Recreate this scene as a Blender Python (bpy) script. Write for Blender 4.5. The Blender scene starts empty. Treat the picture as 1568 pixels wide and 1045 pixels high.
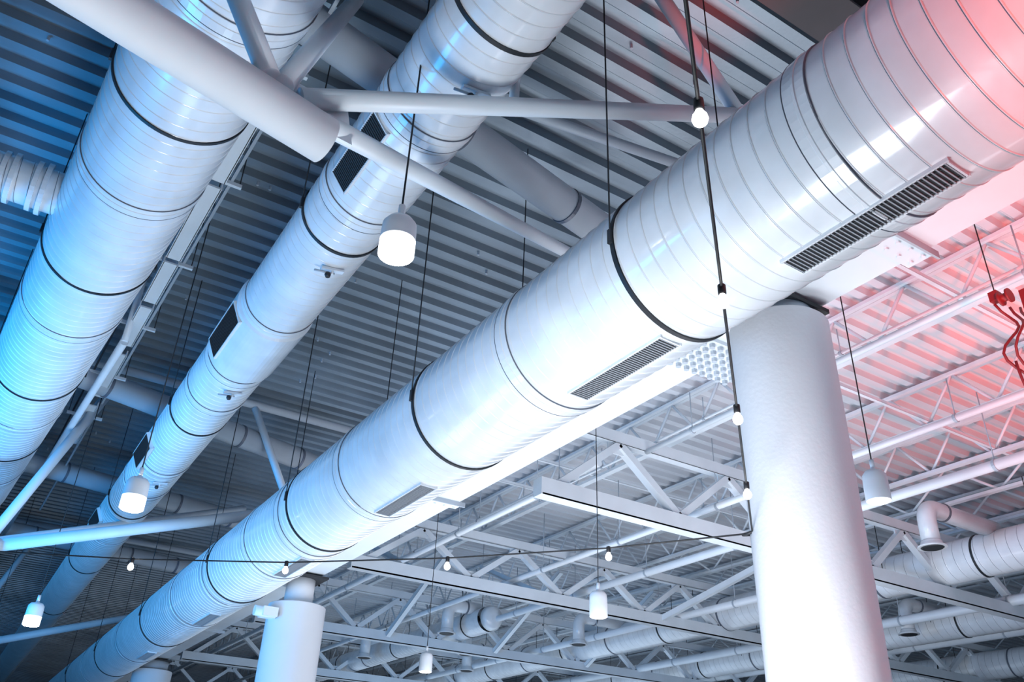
import bpy, math, random
from mathutils import Vector, Matrix
random.seed(4)
H=1.6   # eye height; all coordinates below are relative to eye level
sc=bpy.context.scene
try: sc.view_settings.view_transform='Standard'
except Exception: pass

# ---------------------------------------------------------------- materials
def mat(name,col,rough=.5,metal=0,noise=0,nscale=4,bump=0,bscale=20,coat=0,emit=None,es=0):
    m=bpy.data.materials.new(name); m.use_nodes=True
    nt=m.node_tree; b=nt.nodes['Principled BSDF']
    b.inputs['Roughness'].default_value=rough; b.inputs['Metallic'].default_value=metal
    b.inputs['Coat Weight'].default_value=coat; b.inputs['Coat Roughness'].default_value=.1
    b.inputs['Base Color'].default_value=(*col,1)
    tc=nt.nodes.new('ShaderNodeTexCoord')
    if noise:
        n=nt.nodes.new('ShaderNodeTexNoise'); n.inputs['Scale'].default_value=nscale; n.inputs['Detail'].default_value=6
        nt.links.new(tc.outputs['Object'],n.inputs['Vector'])
        r=nt.nodes.new('ShaderNodeValToRGB'); r.color_ramp.elements[0].position=.3; r.color_ramp.elements[1].position=.7
        r.color_ramp.elements[0].color=(*[c*(1-noise) for c in col],1); r.color_ramp.elements[1].color=(*[min(1,c*(1+noise*.4)) for c in col],1)
        nt.links.new(n.outputs['Fac'],r.inputs['Fac']); nt.links.new(r.outputs['Color'],b.inputs['Base Color'])
    if bump:
        n=nt.nodes.new('ShaderNodeTexNoise'); n.inputs['Scale'].default_value=bscale; n.inputs['Detail'].default_value=2
        nt.links.new(tc.outputs['Object'],n.inputs['Vector'])
        bp=nt.nodes.new('ShaderNodeBump'); bp.inputs['Strength'].default_value=bump; bp.inputs['Distance'].default_value=.02
        nt.links.new(n.outputs['Fac'],bp.inputs['Height']); nt.links.new(bp.outputs['Normal'],b.inputs['Normal'])
    if emit:
        b.inputs['Emission Color'].default_value=(*emit,1); b.inputs['Emission Strength'].default_value=es
    return m
DUCT=mat('duct_white_enamel',(.72,.75,.785),.34,0,.12,3,.22,7,coat=.6)
SEAM=mat('duct_seam_grey',(.11,.125,.16),.4)
BLACK=mat('black_rubber',(.012,.014,.018),.5)
DARK=mat('grille_dark',(.02,.022,.026),.6)
SLAT=mat('grille_slat',(.28,.30,.33),.4)
STEEL=mat('white_painted_steel',(.68,.73,.78),.42,0,.08,2)
COLM=mat('column_paint',(.82,.84,.88),.55,0,.05,1.5,.05,30)
DECKG=mat('deck_grey',(.25,.30,.345),.34,.35,.35,.7,.06,30)  # darker grey for the left part of the deck
DECKW=mat('deck_white',(.66,.68,.72),.5,0,.12,.5)  # whiter tone for the right part of the deck
CABLE=mat('black_cable',(.008,.009,.012),.6)
GREYP=mat('grey_pipe',(.38,.43,.49),.45,0,.1,2)
BULB=mat('bulb_glow',(1,1,1),.3,emit=(1,.98,.95),es=14)
LAMPW=mat('lamp_shade_white',(.80,.83,.87),.4)
LGLOW=mat('lamp_glow',(1,1,1),.3,emit=(.97,.99,1),es=60)
LRIM=mat('lamp_rim_glow',(1,1,1),.3,emit=(.97,.99,1),es=2)
LDIM=mat('lamp_glow_soft',(1,1,1),.3,emit=(.97,.98,1),es=3)
FLOOR=mat('polished_concrete',(.32,.33,.35),.5,0,.2,.6)
WALL=mat('wall_paint',(.07,.09,.12),.7,0,.1,.5)
REDP=mat('red_hose',(.26,.015,.018),.5)
BEAMD=mat('dark_roof_beam',(.07,.055,.06),.55,0,.2,2)
MATS=[DUCT,SEAM,BLACK,DARK,SLAT,STEEL,COLM,DECKG,DECKW,CABLE,GREYP,BULB,LAMPW,LGLOW,LDIM,FLOOR,WALL,REDP,LRIM,BEAMD]

class MB:
    def __init__(s): s.v=[];s.f=[];s.m=[];s.s=[]
    def add(s,vs,fs,m,smooth=False):
        o=len(s.v); s.v+= [tuple(v) for v in vs]
        i=MATS.index(m)
        for f in fs: s.f.append([a+o for a in f]); s.m.append(i); s.s.append(smooth)
    def lathe(s,p,d,prof,m,seg=24,smooth=True,caps=True):
        p=Vector(p); d=Vector(d).normalized()
        u=d.orthogonal().normalized(); w=d.cross(u)
        vs=[];fs=[]
        for t,r in prof:
            for k in range(seg):
                a=2*math.pi*k/seg; vs.append(p+d*t+(u*math.cos(a)+w*math.sin(a))*r)
        for j in range(len(prof)-1):
            for k in range(seg):
                a=j*seg+k; b=j*seg+(k+1)%seg
                fs.append([a,b,b+seg,a+seg])
        s.add(vs,fs,m,smooth)
        if caps:
            o=len(s.v)-len(vs); i=MATS.index(m)
            s.f.append([o+k for k in range(seg)][::-1]); s.m.append(i); s.s.append(False)
            o2=o+(len(prof)-1)*seg
            s.f.append([o2+k for k in range(seg)]); s.m.append(i); s.s.append(False)
    def tube(s,p,q,r,m,seg=16):
        p=Vector(p);q=Vector(q); s.lathe(p,q-p,[(0,r),((q-p).length,r)],m,seg)
    def path(s,pts,r,m,seg=12):
        pts=[Vector(p) for p in pts]; vs=[];fs=[]; n=len(pts); prev=None
        for i,p in enumerate(pts):
            d=(pts[min(i+1,n-1)]-pts[max(i-1,0)]).normalized()
            if prev is None: u=d.orthogonal().normalized()
            else: u=(prev-d*prev.dot(d)).normalized()
            prev=u; w=d.cross(u)
            for k in range(seg):
                a=2*math.pi*k/seg; vs.append(p+(u*math.cos(a)+w*math.sin(a))*r)
        for j in range(n-1):
            for k in range(seg):
                a=j*seg+k;b=j*seg+(k+1)%seg; fs.append([a,b,b+seg,a+seg])
        fs.append(list(range(seg))[::-1]); fs.append([(n-1)*seg+k for k in range(seg)])
        s.add(vs,fs,m,True)
    def obox(s,c,ax,ay,az,m):
        c=Vector(c);ax=Vector(ax);ay=Vector(ay);az=Vector(az)
        vs=[c+ax*i+ay*j+az*k for i in(-1,1) for j in(-1,1) for k in(-1,1)]
        s.add(vs,[[0,1,3,2],[4,6,7,5],[0,4,5,1],[2,3,7,6],[0,2,6,4],[1,5,7,3]],m)
    def box(s,x0,x1,y0,y1,z0,z1,m):
        s.obox(((x0+x1)/2,(y0+y1)/2,(z0+z1)/2),((x1-x0)/2,0,0),(0,(y1-y0)/2,0),(0,0,(z1-z0)/2),m)
    def bar(s,p,q,w,h,m):
        p=Vector(p);q=Vector(q);d=(q-p);L=d.length;d.normalize()
        side=d.cross(Vector((0,0,1)))
        if side.length<1e-3: side=Vector((1,0,0))
        side.normalize(); up=side.cross(d)
        s.obox((p+q)/2,d*L/2,side*w/2,up*h/2,m)
    def angle(s,p,q,w,m):
        p=Vector(p);q=Vector(q);d=(q-p).normalized()
        side=d.cross(Vector((0,0,1)))
        if side.length<1e-3: side=Vector((1,0,0))
        side.normalize(); up=side.cross(d)
        s.bar(p,q,w,w*.14,m); s.bar(p+side*w*.43+up*w*.5,q+side*w*.43+up*w*.5,w*.14,w,m)
    def build(s,name,parent=None):
        me=bpy.data.meshes.new(name)
        me.from_pydata([(a,b,c+H) for a,b,c in s.v],[],s.f)
        used=sorted(set(s.m)); mp={u:i for i,u in enumerate(used)}
        for u in used: me.materials.append(MATS[u])
        me.polygons.foreach_set('material_index',[mp[i] for i in s.m])
        me.polygons.foreach_set('use_smooth',s.s)
        me.update()
        o=bpy.data.objects.new(name,me); bpy.context.collection.objects.link(o)
        if parent: o.parent=parent
        return o

# ---------------------------------------------------------------- spiral duct
def spiral(mb,A,d,L,r,pitch=.12,seg=64,h=.0045):
    A=Vector(A);d=Vector(d).normalized(); u=Vector((0,0,1)); u=(u-d*u.dot(d)).normalized(); w=d.cross(u)
    prof=[(0,0),(.015,0),(.03,0),(.86,0),(.875,0),(.89,h),(.925,h),(.972,-.0015)]
    n=int(L/pitch*seg); vs=[];np_=len(prof)
    for i in range(n+1):
        a=2*math.pi*i/seg; t=i/seg*pitch
        c=math.cos(a);si=math.sin(a)
        for f,hh in prof:
            vs.append(A+d*(t+f*pitch)+(u*c+w*si)*(r+hh))
    f1=[];f2=[]
    for i in range(n):
        for k in range(np_-1):
            a=i*np_+k; q=[a,a+np_,a+np_+1,a+1]
            (f2 if k==np_-2 else f1).append(q)
        j=i+seg
        if j+1<=n:
            f1.append([i*np_+np_-1,(i+1)*np_+np_-1,(j+1)*np_,j*np_])
    o=len(mb.v); mb.add(vs,f1,DUCT,True)
    for q in f2:
        mb.f.append([x+o for x in q]); mb.m.append(MATS.index(SEAM)); mb.s.append(True)
def ring(mb,A,d,t,r,m=BLACK,w=.03,h=.012):
    mb.lathe(Vector(A)+Vector(d).normalized()*t,d,[(-w/2,r-.01),(-w/2,r+h),(w/2,r+h),(w/2,r-.01)],m,64,False,False)
def sleeve(mb,A,d,t,r):
    mb.lathe(Vector(A)+Vector(d).normalized()*t,d,[(-.07,r),(-.065,r+.008),(-.012,r+.008),(-.008,r+.013),(.008,r+.013),(.012,r+.008),(.065,r+.008),(.07,r)],DUCT,64,False,False)
    for q in(-.075,.067): mb.lathe(Vector(A)+Vector(d).normalized()*(t+q),d,[(0,r+.002),(.004,r+.0095),(.008,r+.002)],SEAM,64,False,False)
def grille(mb,C,d,ang,r,y0,y1,w=.155,black=False):
    C=Vector(C);d=Vector(d).normalized()
    rad=Vector((math.cos(ang),0,math.sin(ang))); rad=(rad-d*rad.dot(d)).normalized(); tg=d.cross(rad)
    L=y1-y0; c=C+d*((y0+y1)/2)
    off=math.sqrt(max(r*r-(w/2)**2,0))
    n0=off-.02; n1=r+.014
    f=.010
    for s_ in(-1,1):
        mb.obox(c+rad*(n0+n1)/2+tg*s_*(w/2),d*(L/2+f),tg*f/2,rad*(n1-n0)/2,DUCT)
        mb.obox(c+rad*(n0+n1)/2+d*s_*(L/2),d*f/2,tg*(w/2),rad*(n1-n0)/2,DUCT)
    mb.obox(c+rad*(r+.004),d*L/2,tg*w/2,rad*.004,DARK)
    n=int(L/.022)
    for i in range(n):
        y=-L/2+(i+.5)*L/n
        mb.obox(c+d*y+rad*(r+.010),d*.0032,tg*w/2,rad*.004,DARK if black else SLAT)
    for s_ in(-.33,.33) if not black else ():
        mb.obox(c+tg*s_*w+rad*(r+.009),d*L/2,tg*.003,rad*.004,DARK)
def lever(mb,C,d,ang,r,y):
    C=Vector(C);d=Vector(d).normalized()
    rad=Vector((math.cos(ang),0,math.sin(ang))); tg=d.cross(rad); c=C+d*y
    mb.obox(c+rad*(r+.015),tg*.10,d*.025,rad*.01,STEEL)
    mb.tube(c+rad*r,c+rad*(r+.06),.012,STEEL,10)
    mb.tube(c+rad*(r+.05)-tg*.02,c+rad*(r+.05)+tg*.16,.010,GREYP,8)
    mb.lathe(c+rad*(r+.05)+tg*.04,rad,[(0,.02),(.02,.028),(.045,.02)],BLACK,12)

def hangers(mb,A,d,ts,r,ztop,both=True):
    A=Vector(A);d=Vector(d).normalized()
    for t in ts:
        c=A+d*t
        for s_ in ((-1,1) if both else (-1,)):
            x=c.x+s_*(r+.018)
            mb.tube((x,c.y,c.z-.02),(x,c.y,ztop),.006,CABLE,6)
            mb.box(x-.010,x+.010,c.y-.015,c.y+.015,c.z-.05,c.z+.05,BLACK)
DECK=6.3
Y=(0,1,0)
# main duct
A=Vector((3.05,-5,3.05)); R=.5
mb=MB(); spiral(mb,A,Y,47,R,.118,72)
for y in (-2.4,3.12,5.74,8.8,12.0,16.4,21.1,25.5,30): ring(mb,A,Y,y+5,R)
for y in (-.6,1.75,4.38,7.4,9.15,10.4,12.35,14.2,18.7,23): sleeve(mb,A,Y,y+5,R)
for y0,y1 in((1.36,2.27),(3.2,4.12),(6.3,7.25),(9.25,10.2),(13,14),(17.2,18.2)): grille(mb,(3.05,0,3.05),Y,math.radians(268),R,y0,y1)
hangers(mb,A,Y,[y+5 for y in(-2.4,3.12,5.74,8.8,12.0,16.4,21.1,25.5)],R,DECK)
mb.build('spiral_duct')
# middle duct
A=Vector((1.71,-3,4.48)); R=.36
mb=MB(); spiral(mb,A,Y,45,R,.112,56)
for y in (.4,3.1,5.7,10.4,14.6,19,24): ring(mb,A,Y,y+3,R)
for y in (4.1,5.25,7.35,8.7,9.6,12.2,13.4,16.5): sleeve(mb,A,Y,y+3,R)
for y in (7.4,):
    mb.lathe(A+Vector((0,y+3,0)),Y,[(0,R),(.04,R+.03),(1.15,R+.03),(1.2,R)],DUCT,56,False,False)
grille(mb,(1.71,0,4.48),Y,math.radians(217),R,4.25,5.02,.20,True)
for y in (7.5,11.5,15.4): grille(mb,(1.71,0,4.48),Y,math.radians(204),R+.03,y,y+.9,.23,True)
for y in (3.5,5.95,8.9,12.5): lever(mb,(1.71,0,4.48),Y,math.radians(278),R,y)
hangers(mb,A,Y,[y+3 for y in(3.1,5.7,10.4,14.6,19)],R,DECK)
mb.build('spiral_duct')
# left duct
dl=Vector((-.065,1,0)).normalized(); A=Vector((.54+.065*4,-4,4.8)); R=.51
mb=MB(); spiral(mb,A,dl,46,R,.12,72)
for y in (2.4,5.3,7.95,11.0,13.6,17,21): ring(mb,A,dl,y+4,R)
for y in (4.1,6.4,9.1,12.2,15): sleeve(mb,A,dl,y+4,R)
hangers(mb,A,dl,[y+4 for y in(2.4,5.3,7.95,11.0,13.6)],R,DECK)
spiral(mb,(-3.8,7.35,4.85),(1,0,0),3.4,.2,.10,36)
for x,rr in((-.56,.245),(-.64,.235),(-.82,.235),(-.9,.225)): mb.lathe((x,7.35,4.85),(1,0,0),[(-.02,.19),(-.02,rr),(.02,rr),(.02,.19)],DUCT,36,False,False)
mb.build('spiral_duct')

# ---------------------------------------------------------------- main girder on columns
mb=MB()
mb.box(3.62,4.13,-8,40,3.05,3.085,STEEL); mb.box(3.86,3.89,-8,40,3.085,3.6,STEEL); mb.box(3.62,4.13,-8,40,3.6,3.635,STEEL)
for y in range(-8,40,2): mb.box(3.64,4.11,y-.01,y+.01,3.085,3.6,STEEL)
for y in(2.15,7.8,12.6,17):
    mb.box(3.60,4.18,y-.02,y+.16,3.03,3.05,STEEL)
    mb.box(3.60,4.2,y-.03,y-.015,3.0,3.05,GREYP)
    for i in range(5):
        for j in (0,1):
            mb.lathe((3.67+i*.115,y+.03+j*.08,3.03),(0,0,-1),[(0,.013),(.014,.013)],STEEL,6,False)
mb.box(3.75,4.38,3.62,4.05,3.02,3.05,STEEL)
for i in range(8):
    for j in range(6): mb.lathe((3.79+i*.078,3.66+j*.07,3.02),(0,0,-1),[(0,.022),(.03,.022)],GREYP,6,False)
mb.build('steel_girder')
def column(x,y,r,top,nk=.72):
    mb=MB()
    mb.lathe((x,y,-1.6),(0,0,1),[(0,r+.05),(.12,r+.05),(.14,r),(top+1.6-.015,r),(top+1.6,r-.015)],COLM,72)
    mb.lathe((x,y,top),(0,0,1),[(0,r*nk),(3.02-top,r*nk)],GREYP if nk>.6 else COLM,40)
    mb.box(x-r*.75,x+r*.75,y-r*.75,y+r*.75,2.99,3.02,DARK)
    return mb
column(3.92,3.12,.315,2.90).build('round_column')
mb=column(3.9,12.0,.40,2.62,.5)
mb.box(3.35,3.55,11.7,11.95,2.38,2.50,STEEL); mb.tube((3.25,11.8,2.44),(3.55,11.8,2.44),.07,STEEL)
mb.build('round_column')
column(3.9,21.5,.42,2.80).build('round_column')

# ---------------------------------------------------------------- roof deck
def deck(x0,x1,m,z=DECK,y0=-8,y1=62,p=.30,h=.095):
    mb=MB(); vs=[];fs=[]; y=y0
    prof=[]
    while y<y1:
        prof+= [(y,0),(y+p*.36,0),(y+p*.42,.02),(y+p*.46,.02),(y+p*.52,h),(y+p*.93,h)]; y+=p
    for yy,zz in prof: vs+= [(x0,yy,z+zz),(x1,yy,z+zz)]
    for i in range(len(prof)-1): fs.append([2*i,2*i+1,2*i+3,2*i+2])
    mb.add(vs,fs,m)
    return mb
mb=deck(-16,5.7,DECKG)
for k in range(90):
    x=random.uniform(-4,4.4); y=-8+.05+.3*random.randint(28,100)
    mb.lathe((x,y,DECK),(0,0,-1),[(0,.015),(.05,.015)],GREYP,6,False)
mb.build('ceiling')
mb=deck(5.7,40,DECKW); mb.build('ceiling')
mb=MB(); mb.box(-16,40,-8,62,-1.65,-1.6,FLOOR); mb.build('floor')
mb=MB(); mb.box(-16,40,62,62.2,-1.6,6.4,WALL); mb.build('wall_back')
mb=MB(); mb.box(40,40.2,-8,62,-1.6,6.4,WALL); mb.build('wall_right')
mb=MB(); mb.box(-16.2,-16,-8,62,-1.6,6.4,WALL); mb.build('wall_left')
mb=MB(); mb.box(-8,5.6,2.50,2.92,6.0,6.03,BEAMD); mb.box(-8,5.6,2.69,2.73,6.03,6.28,BEAMD); mb.box(-8,5.6,2.50,2.92,6.26,6.29,BEAMD); mb.build('roof_beam')

# ---------------------------------------------------------------- tubular truss near (plane y~3.5)
mb=MB()
e=Vector((.90,3.60,3.3)); s0=Vector((-6,2.0,3.3))
mb.lathe(s0,e-s0,[(0,.135),((e-s0).length-.0,.135)],STEEL,40)
mb.obox((.84,3.58,3.46),(.18,.02,0),(0,.012,0),(-.03,0,.12),STEEL)
mb.tube((.70,3.53,3.45),(4.35,3.25,5.16),.062,STEEL,20)
mb.tube((.86,3.54,3.36),(4.6,6.15,5.5),.062,STEEL,20)
mb.tube((.5,3.44,3.42),(.12,3.50,4.15),.062,STEEL,20)
mb.tube((.58,3.46,3.42),(1.2,4.7,5.9),.062,STEEL,20)
mb.tube((4.0,3.27,5.0),(3.27,3.3,5.95),.06,STEEL,20)
mb.tube((3.1,3.3,6.0),(-6,3.3,6.0),.07,GREYP,16)
mb.tube((1.8,4.9,5.6),(4.6,4.43,5.6),.05,GREYP,16)
mb.tube((2.0,3.35,6.0),(2.05,3.5,4.1),.035,STEEL,12)
mb.build('tubular_truss')
mb=MB()
mb.tube((-6,13.1,3.0),(.09,13.1,3.0),.11,STEEL,24)
mb.tube((.0,13.1,3.0),(3.9,13.1,4.32),.085,STEEL,20)
mb.tube((-.1,13.1,3.0),(.9,13.6,5.9),.07,STEEL,16)
mb.tube((-.2,13.1,3.0),(-2.2,13.6,5.9),.07,STEEL,16)
mb.tube((3.9,13.1,4.3),(3.0,13.1,5.9),.06,STEEL,16)
mb.tube((-6,13.1,5.95),(5.4,13.1,5.95),.07,GREYP,16)
mb.tube((0,13.1,3.05),(4.2,17.5,5.6),.07,STEEL,16)
mb.build('tubular_truss')
mb=MB()
mb.tube((-6,23,3.0),(.2,23,3.0),.11,STEEL,24); mb.tube((.0,23,3.0),(3.9,23,4.32),.085,STEEL,20)
mb.tube((-6,23,5.95),(5.4,23,5.95),.07,GREYP,16); mb.tube((-.1,23,3.0),(.9,23.6,5.9),.07,STEEL,16)
mb.build('tubular_truss')

mb=MB()
for (a,b,r) in [((-6,3.2,5.45),(4.6,5.6,5.45),.18),((-4,11.1,5.4),(4.6,13.75,5.4),.18),((-4,15.9,5.4),(4.6,17.8,5.4),.18),((-4,21,5.4),(4.6,22.5,5.4),.18)]:
    mb.tube(a,b,r,GREYP,28)
    a=Vector(a);b=Vector(b)
    for f in(.3,.55,.8,.93): mb.lathe(a.lerp(b,f),b-a,[(-.02,r),(-.02,r+.01),(.02,r+.01),(.02,r)],SEAM,28,False,False)
mb.build('overhead_pipe')

mb=MB()
def cx(y): return .93-.022*y
for (y0,y1) in((5.4,6.9),(7.0,8.5),(8.6,9.6),(9.75,10.9),(11.2,12.8),(13.2,15)):
    xa,xb=cx(y0),cx(y1)
    mb.bar((xa,y0,5.3),(xb,y1,5.3),.15,.02,STEEL)
    mb.bar((xa-.075,y0,5.33),(xb-.075,y1,5.33),.015,.08,STEEL); mb.bar((xa+.075,y0,5.33),(xb+.075,y1,5.33),.015,.08,STEEL)
for i in range(6):
    y=5.3+i*1.75; x=cx(y)
    mb.box(x-.26,x+.26,y-.02,y+.02,5.42,5.46,STEEL); mb.tube((x-.24,y,5.44),(x-.24,y,DECK),.006,CABLE,6); mb.tube((x+.24,y,5.44),(x+.24,y,DECK),.006,CABLE,6)
mb.bar((1.05,2,5.48),(.62,20,5.48),.03,.04,GREYP); mb.bar((.72,2,5.48),(.30,20,5.48),.025,.03,BLACK)
mb.build('cable_tray')
mb=MB()
mb.tube((.62,10.2,5.0),(.05,22,5.0),.05,STEEL,14)
mb.tube((.62,10.2,5.0),(.62,10.2,6.2),.04,STEEL,14)
for x,z,r in((-1.35,5.95,.03),(-1.55,5.95,.02),(-2.6,5.9,.05),(2.55,5.9,.02)): mb.tube((x,-6,z),(x-.3,30,z),r,GREYP,10)
mb.build('conduit_pipe')
def joist(mb,x,y0,y1,zt,zb,step=.62,w=.07,m=STEEL,wr=.018):
    mb.bar((x-.035,y0,zt),(x-.035,y1,zt),w*.75,.05,m); mb.bar((x+.04,y0,zt),(x+.04,y1,zt),w*.75,.05,m)
    mb.bar((x,y0,zb),(x,y1,zb),w*1.3,.05,m)
    y=y0;up=True
    while y+step<=y1:
        mb.tube((x,y,zt if up else zb),(x,y+step,zb if up else zt),wr,m,8); y+=step; up=not up
mb=MB(); joist(mb,2.45,5.5,30,6.2,5.75,.5,.06,GREYP)
joist(mb,-2.2,3.2,30,6.2,5.75,.5,.06,GREYP)
mb.build('bar_joist')

# ---------------------------------------------------------------- right bay steel
def xtruss(y,x0,x1,zb,zt,w=.2,h=.22):
    mb=MB()
    mb.box(x0,x1,y-w/2,y+w/2,zb,zb+.025,STEEL); mb.box(x0,x1,y-w/2,y+w/2,zb+h,zb+h+.025,STEEL); mb.box(x0,x1,y-w/2,y-w/2+.02,zb,zb+h,STEEL)
    mb.box(x0-.02,x0,y-w/2,y+w/2,zb,zb+h+.025,STEEL)
    mb.box(x0-1.0,x1,y-w*.4,y+w*.4,zt,zt+.02,STEEL); mb.box(x0-1.0,x1,y-w*.4,y-w*.4+.02,zt,zt+.16,STEEL)
    mb.box(x0-1.0,x1,y-w*.4,y+w*.4,zt+.16,zt+.18,STEEL)
    x=x0+.3;k=0
    while x+1.1<x1:
        a=(x,y,zb+h);b=(x+1.1,y,zt)
        if k%2: a,b=(x,y,zt),(x+1.1,y,zb+h)
        mb.bar(a,b,.13,.11,STEEL)
        px=b[0]; zc=zb+h if k%2 else zt
        mb.obox((px,y,zc+(.06 if k%2 else -.06)),(.2,0,0),(0,.012,0),(0,0,.1),STEEL)
        x+=1.1;k+=1
    return mb
xtruss(9.05,6.0,38,3.9,5.0).build('roof_truss')
xtruss(14.6,5.6,38,4.0,5.0).build('roof_truss')
xtruss(20.2,5.6,38,3.9,5.0).build('roof_truss')
xtruss(27,5.6,38,3.9,5.0).build('roof_truss')
xtruss(35,5.6,38,3.9,5.0).build('roof_truss')
for i,x in enumerate((6.3,8.85,11.5,13.2,14.8,16.4,18.2,20.1,23,26,29,32)):
    mb=MB(); joist(mb,x,-6,45,6.22,5.55,.55 if x<14 else .9,.09,STEEL,.024); mb.build('bar_joist')
mb=MB()
for y in (1.5,4.3,6.6,11.5,12.8,17,23.5,31): mb.angle((6.2,y,5.6),(36,y,5.6),.05,STEEL)
for (a,b) in [((7,14.6,4.1),(7.2,18,5.5)),((13,14.6,4.1),(14,10,5.5)),((10,14.6,4.1),(10.2,18,5.5)),((14,9,4),(14.3,12,5.5)),((18,9,4),(18,6,5.5)),((8.9,20,4),(8.9,17,5.5)),((12,20,4),(12,17,5.5)),((15,20,4),(15,17,5.5))]:
    mb.angle(a,b,.11,STEEL)
mb.build('bracing_angle')
mb=MB()
for (x,z,r,y0,y1) in [(7.9,5.0,.04,-5,9.0),(8.15,5.25,.02,-5,30),(10.4,5.0,.05,-5,40),(11.1,4.5,.075,-5,40),(9.3,4.45,.05,8,40),(7.0,4.6,.05,9,40),(13.6,4.3,.08,9.5,40),(17,4.2,.1,-4,40),(6.6,4.3,.045,9,40),(21,4.5,.12,-4,40)]:
    mb.tube((x,y0,z),(x,y1,z),r,STEEL,14)
    y=y0+1
    while y<min(y1,25):
        mb.tube((x,y,z),(x,y,5.6),.008,GREYP,6); mb.lathe((x,y,z),Y,[(-.02,r),(-.02,r+.012),(.02,r+.012),(.02,r)],GREYP,14,False,False); y+=2.4
mb.build('sprinkler_pipe')
def elbow(c0,c1,c2,n=8):
    c0,c1,c2=Vector(c0),Vector(c1),Vector(c2)
    return [((1-t)**2)*c0+2*(1-t)*t*c1+t*t*c2 for t in [i/n for i in range(n+1)]]
def drop(mb,x,y,z,xd,r=.15,dz=.6):
    s_=1 if xd>x else -1
    pts=[(xd,y,z)]+elbow((x+s_*.28,y,z),(x,y,z),(x,y,z-.28))+[(x,y,z-dz)]
    mb.path(pts,r,DUCT,20)
    mb.lathe((x,y,z-dz+.02),(0,0,-1),[(0,r),(.03,r+.02),(.06,r+.02),(.1,r+.08),(.12,r+.08)],DUCT,24)
    mb.lathe((x,y,z-dz-.095),(0,0,-1),[(0,r+.04),(.02,r+.01)],DARK,24)
    mb.lathe((x+s_*.5,y,z),(1,0,0),[(-.02,r),(-.02,r+.015),(.02,r+.015),(.02,r)],SEAM,20,False,False)
def farduct(x,z,r,y0,y1,drops):
    mb=MB(); spiral(mb,(x,y0,z),Y,y1-y0,r,.2,32,.004)
    y=y0+1;k=0
    while y<y1: ring(mb,(x,0,z),Y,y,r,SEAM if k%2 else BLACK,.04); y+=2.1;k+=1
    mb.lathe((x,y0,z),(0,1,0),[(-.18,r*.3),(-.15,r*.8),(0,r)],DUCT,32,True)
    mb.lathe((x,y1,z),(0,1,0),[(0,r),(.15,r*.8),(.18,r*.3)],DUCT,32,True)
    for (dx,dy,dz) in drops: drop(mb,x+dx,dy,z+dz,x)
    for k in range(int((y1-y0)/3)):
        yy=y0+1+k*3
        for q in(-1,1): mb.tube((x+q*r,yy,z),(x+q*r,yy,5.6),.008,CABLE,6)
    mb.build('spiral_duct')
farduct(15.0,4.55,.37,3.0,42,[(-2.0,7.9,.4),(-1.6,18.2,.3),(-1.6,24,.3)])
farduct(11.0,4.52,.31,18.6,42,[(-.9,19.2,.3),(.9,21.4,.3),(-1,24,.3)])
farduct(19.4,4.55,.37,2.0,42,[(-1.3,12,.3)])
farduct(25,4.55,.38,2.0,42,[])

# ---------------------------------------------------------------- pendant lamps
def lamp(x,y,z,glow,dia=.205,h=.30):
    mb=MB(); r=dia/2; zt=z+h/2+.05
    mb.lathe((x,y,zt),(0,0,-1),[(0,.02),(.03,.03),(.035,r*.72),(.07,r*.97),(.12,r),(h*.68,r*1.02)],LAMPW,40,True,False)
    mb.lathe((x,y,zt-h*.68),(0,0,-1),[(0,r*1.02),(h*.36,r*1.02),(h*.38,r*.98)],LRIM if glow is LGLOW else LAMPW,40,True,False)
    mb.lathe((x,y,zt-h*1.05),(0,0,-1),[(0,r*.97),(.012,r*.8),(.02,r*.3)],glow,32)
    mb.tube((x,y,zt-.01),(x,y,zt+.07),.02,LAMPW,12)
    mb.tube((x,y,zt+.05),(x,y,DECK if x<5 else 5.6),.006,CABLE,6)
    mb.build('pendant_lamp')
lamp(1.42,3.64,2.85,LGLOW,.20,.27); lamp(.94,7.95,2.45,LGLOW); lamp(.73,13.1,2.2,LGLOW)
lamp(6.15,4.12,2.6,LDIM,.20,.28); lamp(6.1,7.9,2.26,LDIM); lamp(6.3,12.6,2.2,LDIM); lamp(.5,22,2.2,LGLOW)

# ---------------------------------------------------------------- string lights
mb=MB()
def bulb(p):
    p=Vector(p)
    mb.lathe(p+Vector((0,0,.012)),(0,0,-1),[(0,.006),(.004,.014),(.038,.014),(.042,.010)],CABLE,12)
    mb.lathe(p+Vector((0,0,-.028)),(0,0,-1),[(0,.009),(.010,.013),(.02,.019),(.032,.0215),(.044,.018),(.052,.010),(.055,.002)],BULB,16)
C=Vector((3.66,3.29,1.53)); T=Vector((.965,.895,1.66))
B0=T+(T-C)*.6
mb.path([B0,C],.0055,CABLE,8)
for v in(-.17,.088,.32,.565,.80): bulb(T.lerp(C,v))
C2=Vector((3.66,3.33,1.53))
pts=[C2,Vector((3.37,4.25,1.60)),Vector((2.67,5.14,1.60)),Vector((1.82,6.0,1.60)),Vector((.89,6.67,1.60)),Vector((.07,7.2,1.62)),Vector((-2.4,8.7,1.8))]
mb.path(pts,.0055,CABLE,8)
for p in pts[1:5]: bulb(p)
bulb((-.6,7.6,1.66))
mb.path([C+Vector((.05,0,.02)),C,C2+Vector((.0,.03,0)),C2+Vector((.1,.06,.03))],.010,CABLE,8)
mb.tube(B0,(B0.x,B0.y,DECK),.006,CABLE,6); mb.tube((-2.4,8.7,1.8),(-2.4,8.7,DECK),.006,CABLE,6)
mb.build('string_lights')

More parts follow.
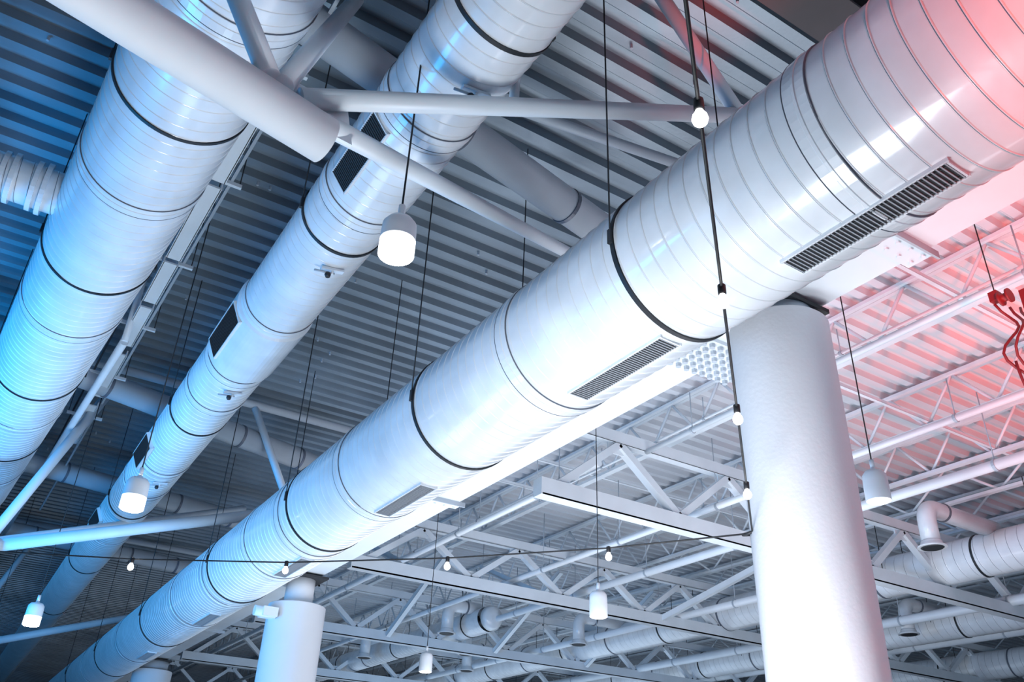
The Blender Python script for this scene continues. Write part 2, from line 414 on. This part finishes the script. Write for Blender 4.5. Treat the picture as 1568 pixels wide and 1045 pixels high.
# ---------------------------------------------------------------- hose reel fixture
mb=MB()
mb.box(7.17,7.25,3.2,3.28,4.42,4.52,REDP); mb.box(7.42,7.48,3.05,3.12,4.36,4.56,REDP)
mb.lathe((7.2,3.15,4.42),(0,1,0),[(-.05,.07),(-.03,.07),(-.03,.04),(.03,.04),(.03,.07),(.05,.07)],REDP,20)
for k in range(3):
    p_=[(7.2+k*.08+.1*math.sin(t*2.4+k),3.2-.05*k+.06*math.cos(t*3),4.4-t*.28) for t in [i*.25 for i in range(13)]]
    mb.path(p_,.013,REDP,8)
p_=[(7.15+.3*(1-math.cos(a))/2,3.2,3.75-.35*math.sin(a)) for a in [i*math.pi/12 for i in range(13)]]
mb.path(p_,.013,REDP,8); mb.tube((7.25,3.25,4.5),(7.25,3.25,6.2),.006,CABLE,10)
mb.build('hose_reel')

# ---------------------------------------------------------------- camera
Yc=Vector((-934,-708,-1290)).normalized(); Zc=Vector((96,2222,-1290)).normalized()
Xc=Yc.cross(Zc).normalized(); Zc=Xc.cross(Yc)
M=Matrix(((Xc.x,Xc.y,Xc.z),(Yc.x,Yc.y,Yc.z),(Zc.x,Zc.y,Zc.z))).to_4x4()
M.translation=Vector((0,0,H))
cam=bpy.data.cameras.new('camera'); cam.sensor_width=36; cam.lens=36*1290/1568; cam.clip_end=300; cam.clip_start=.05
co=bpy.data.objects.new('camera',cam); co.matrix_world=M; bpy.context.collection.objects.link(co); sc.camera=co

# ---------------------------------------------------------------- lights
w=bpy.data.worlds.new('world'); sc.world=w; w.use_nodes=True
bg=w.node_tree.nodes['Background']; bg.inputs[0].default_value=(.48,.74,1,1); bg.inputs[1].default_value=.7
def area(name,loc,target,size,power,col,sy=None,spread=180):
    l=bpy.data.lights.new(name,'AREA'); l.energy=power; l.color=col; l.size=size; l.spread=math.radians(spread)
    if sy: l.shape='RECTANGLE'; l.size_y=sy
    o=bpy.data.objects.new(name,l); o.location=(loc[0],loc[1],loc[2]+H)
    d=Vector(target)-Vector(loc); o.rotation_euler=d.to_track_quat('-Z','Y').to_euler(); bpy.context.collection.objects.link(o); return o
def spot(name,loc,target,ang,power,col,blend=.9,rad=.3):
    l=bpy.data.lights.new(name,'SPOT'); l.energy=power; l.color=col; l.spot_size=math.radians(ang); l.spot_blend=blend; l.shadow_soft_size=rad
    o=bpy.data.objects.new(name,l); o.location=(loc[0],loc[1],loc[2]+H)
    d=Vector(target)-Vector(loc); o.rotation_euler=d.to_track_quat('-Z','Y').to_euler(); bpy.context.collection.objects.link(o); return o
area('fill_up_centre',(1.0,3.4,-1.2),(2.5,4.2,4),1.6,190,(.88,.95,1))  # added area light below view, brightens the ducts from underneath; no fixture
area('fill_up_far',(1.5,11,-1.2),(2.8,13,5),2,200,(.64,.86,1),6)  # added unseen light near the floor for the far ducts
area('fill_up_right',(9,9,-1.3),(10,10,6),8,980,(.88,.92,1),11)  # added unseen floor-level light, brightens the right bay
area('fill_up_right_far',(14,24,-1.3),(14,24,6),12,650,(.66,.82,1),14)  # added unseen floor-level light for the distant right bay
area('side_fill',(.2,1.6,-1.2),(4.0,3.3,.6),1.0,85,(.90,.94,1),None,72)  # unseen fill added to brighten the near column
area('blue_wash',(-4.2,11,-1.0),(-1.6,14,5),3.5,1900,(0,.39,1),7)  # added coloured light, tints the left side blue; not a lamp of the hall
spot('red_wash_roof',(10.5,-2.8,-.5),(12.4,1.8,5.8),62,5200,(1,.085,.035),1)  # added red spot out of view, tints the right roof
spot('red_wash_duct',(1.0,-2.2,.3),(3.5,-.75,3.2),62,6500,(1,.06,.025),1)  # added red spot out of view, tints the near end of the main duct
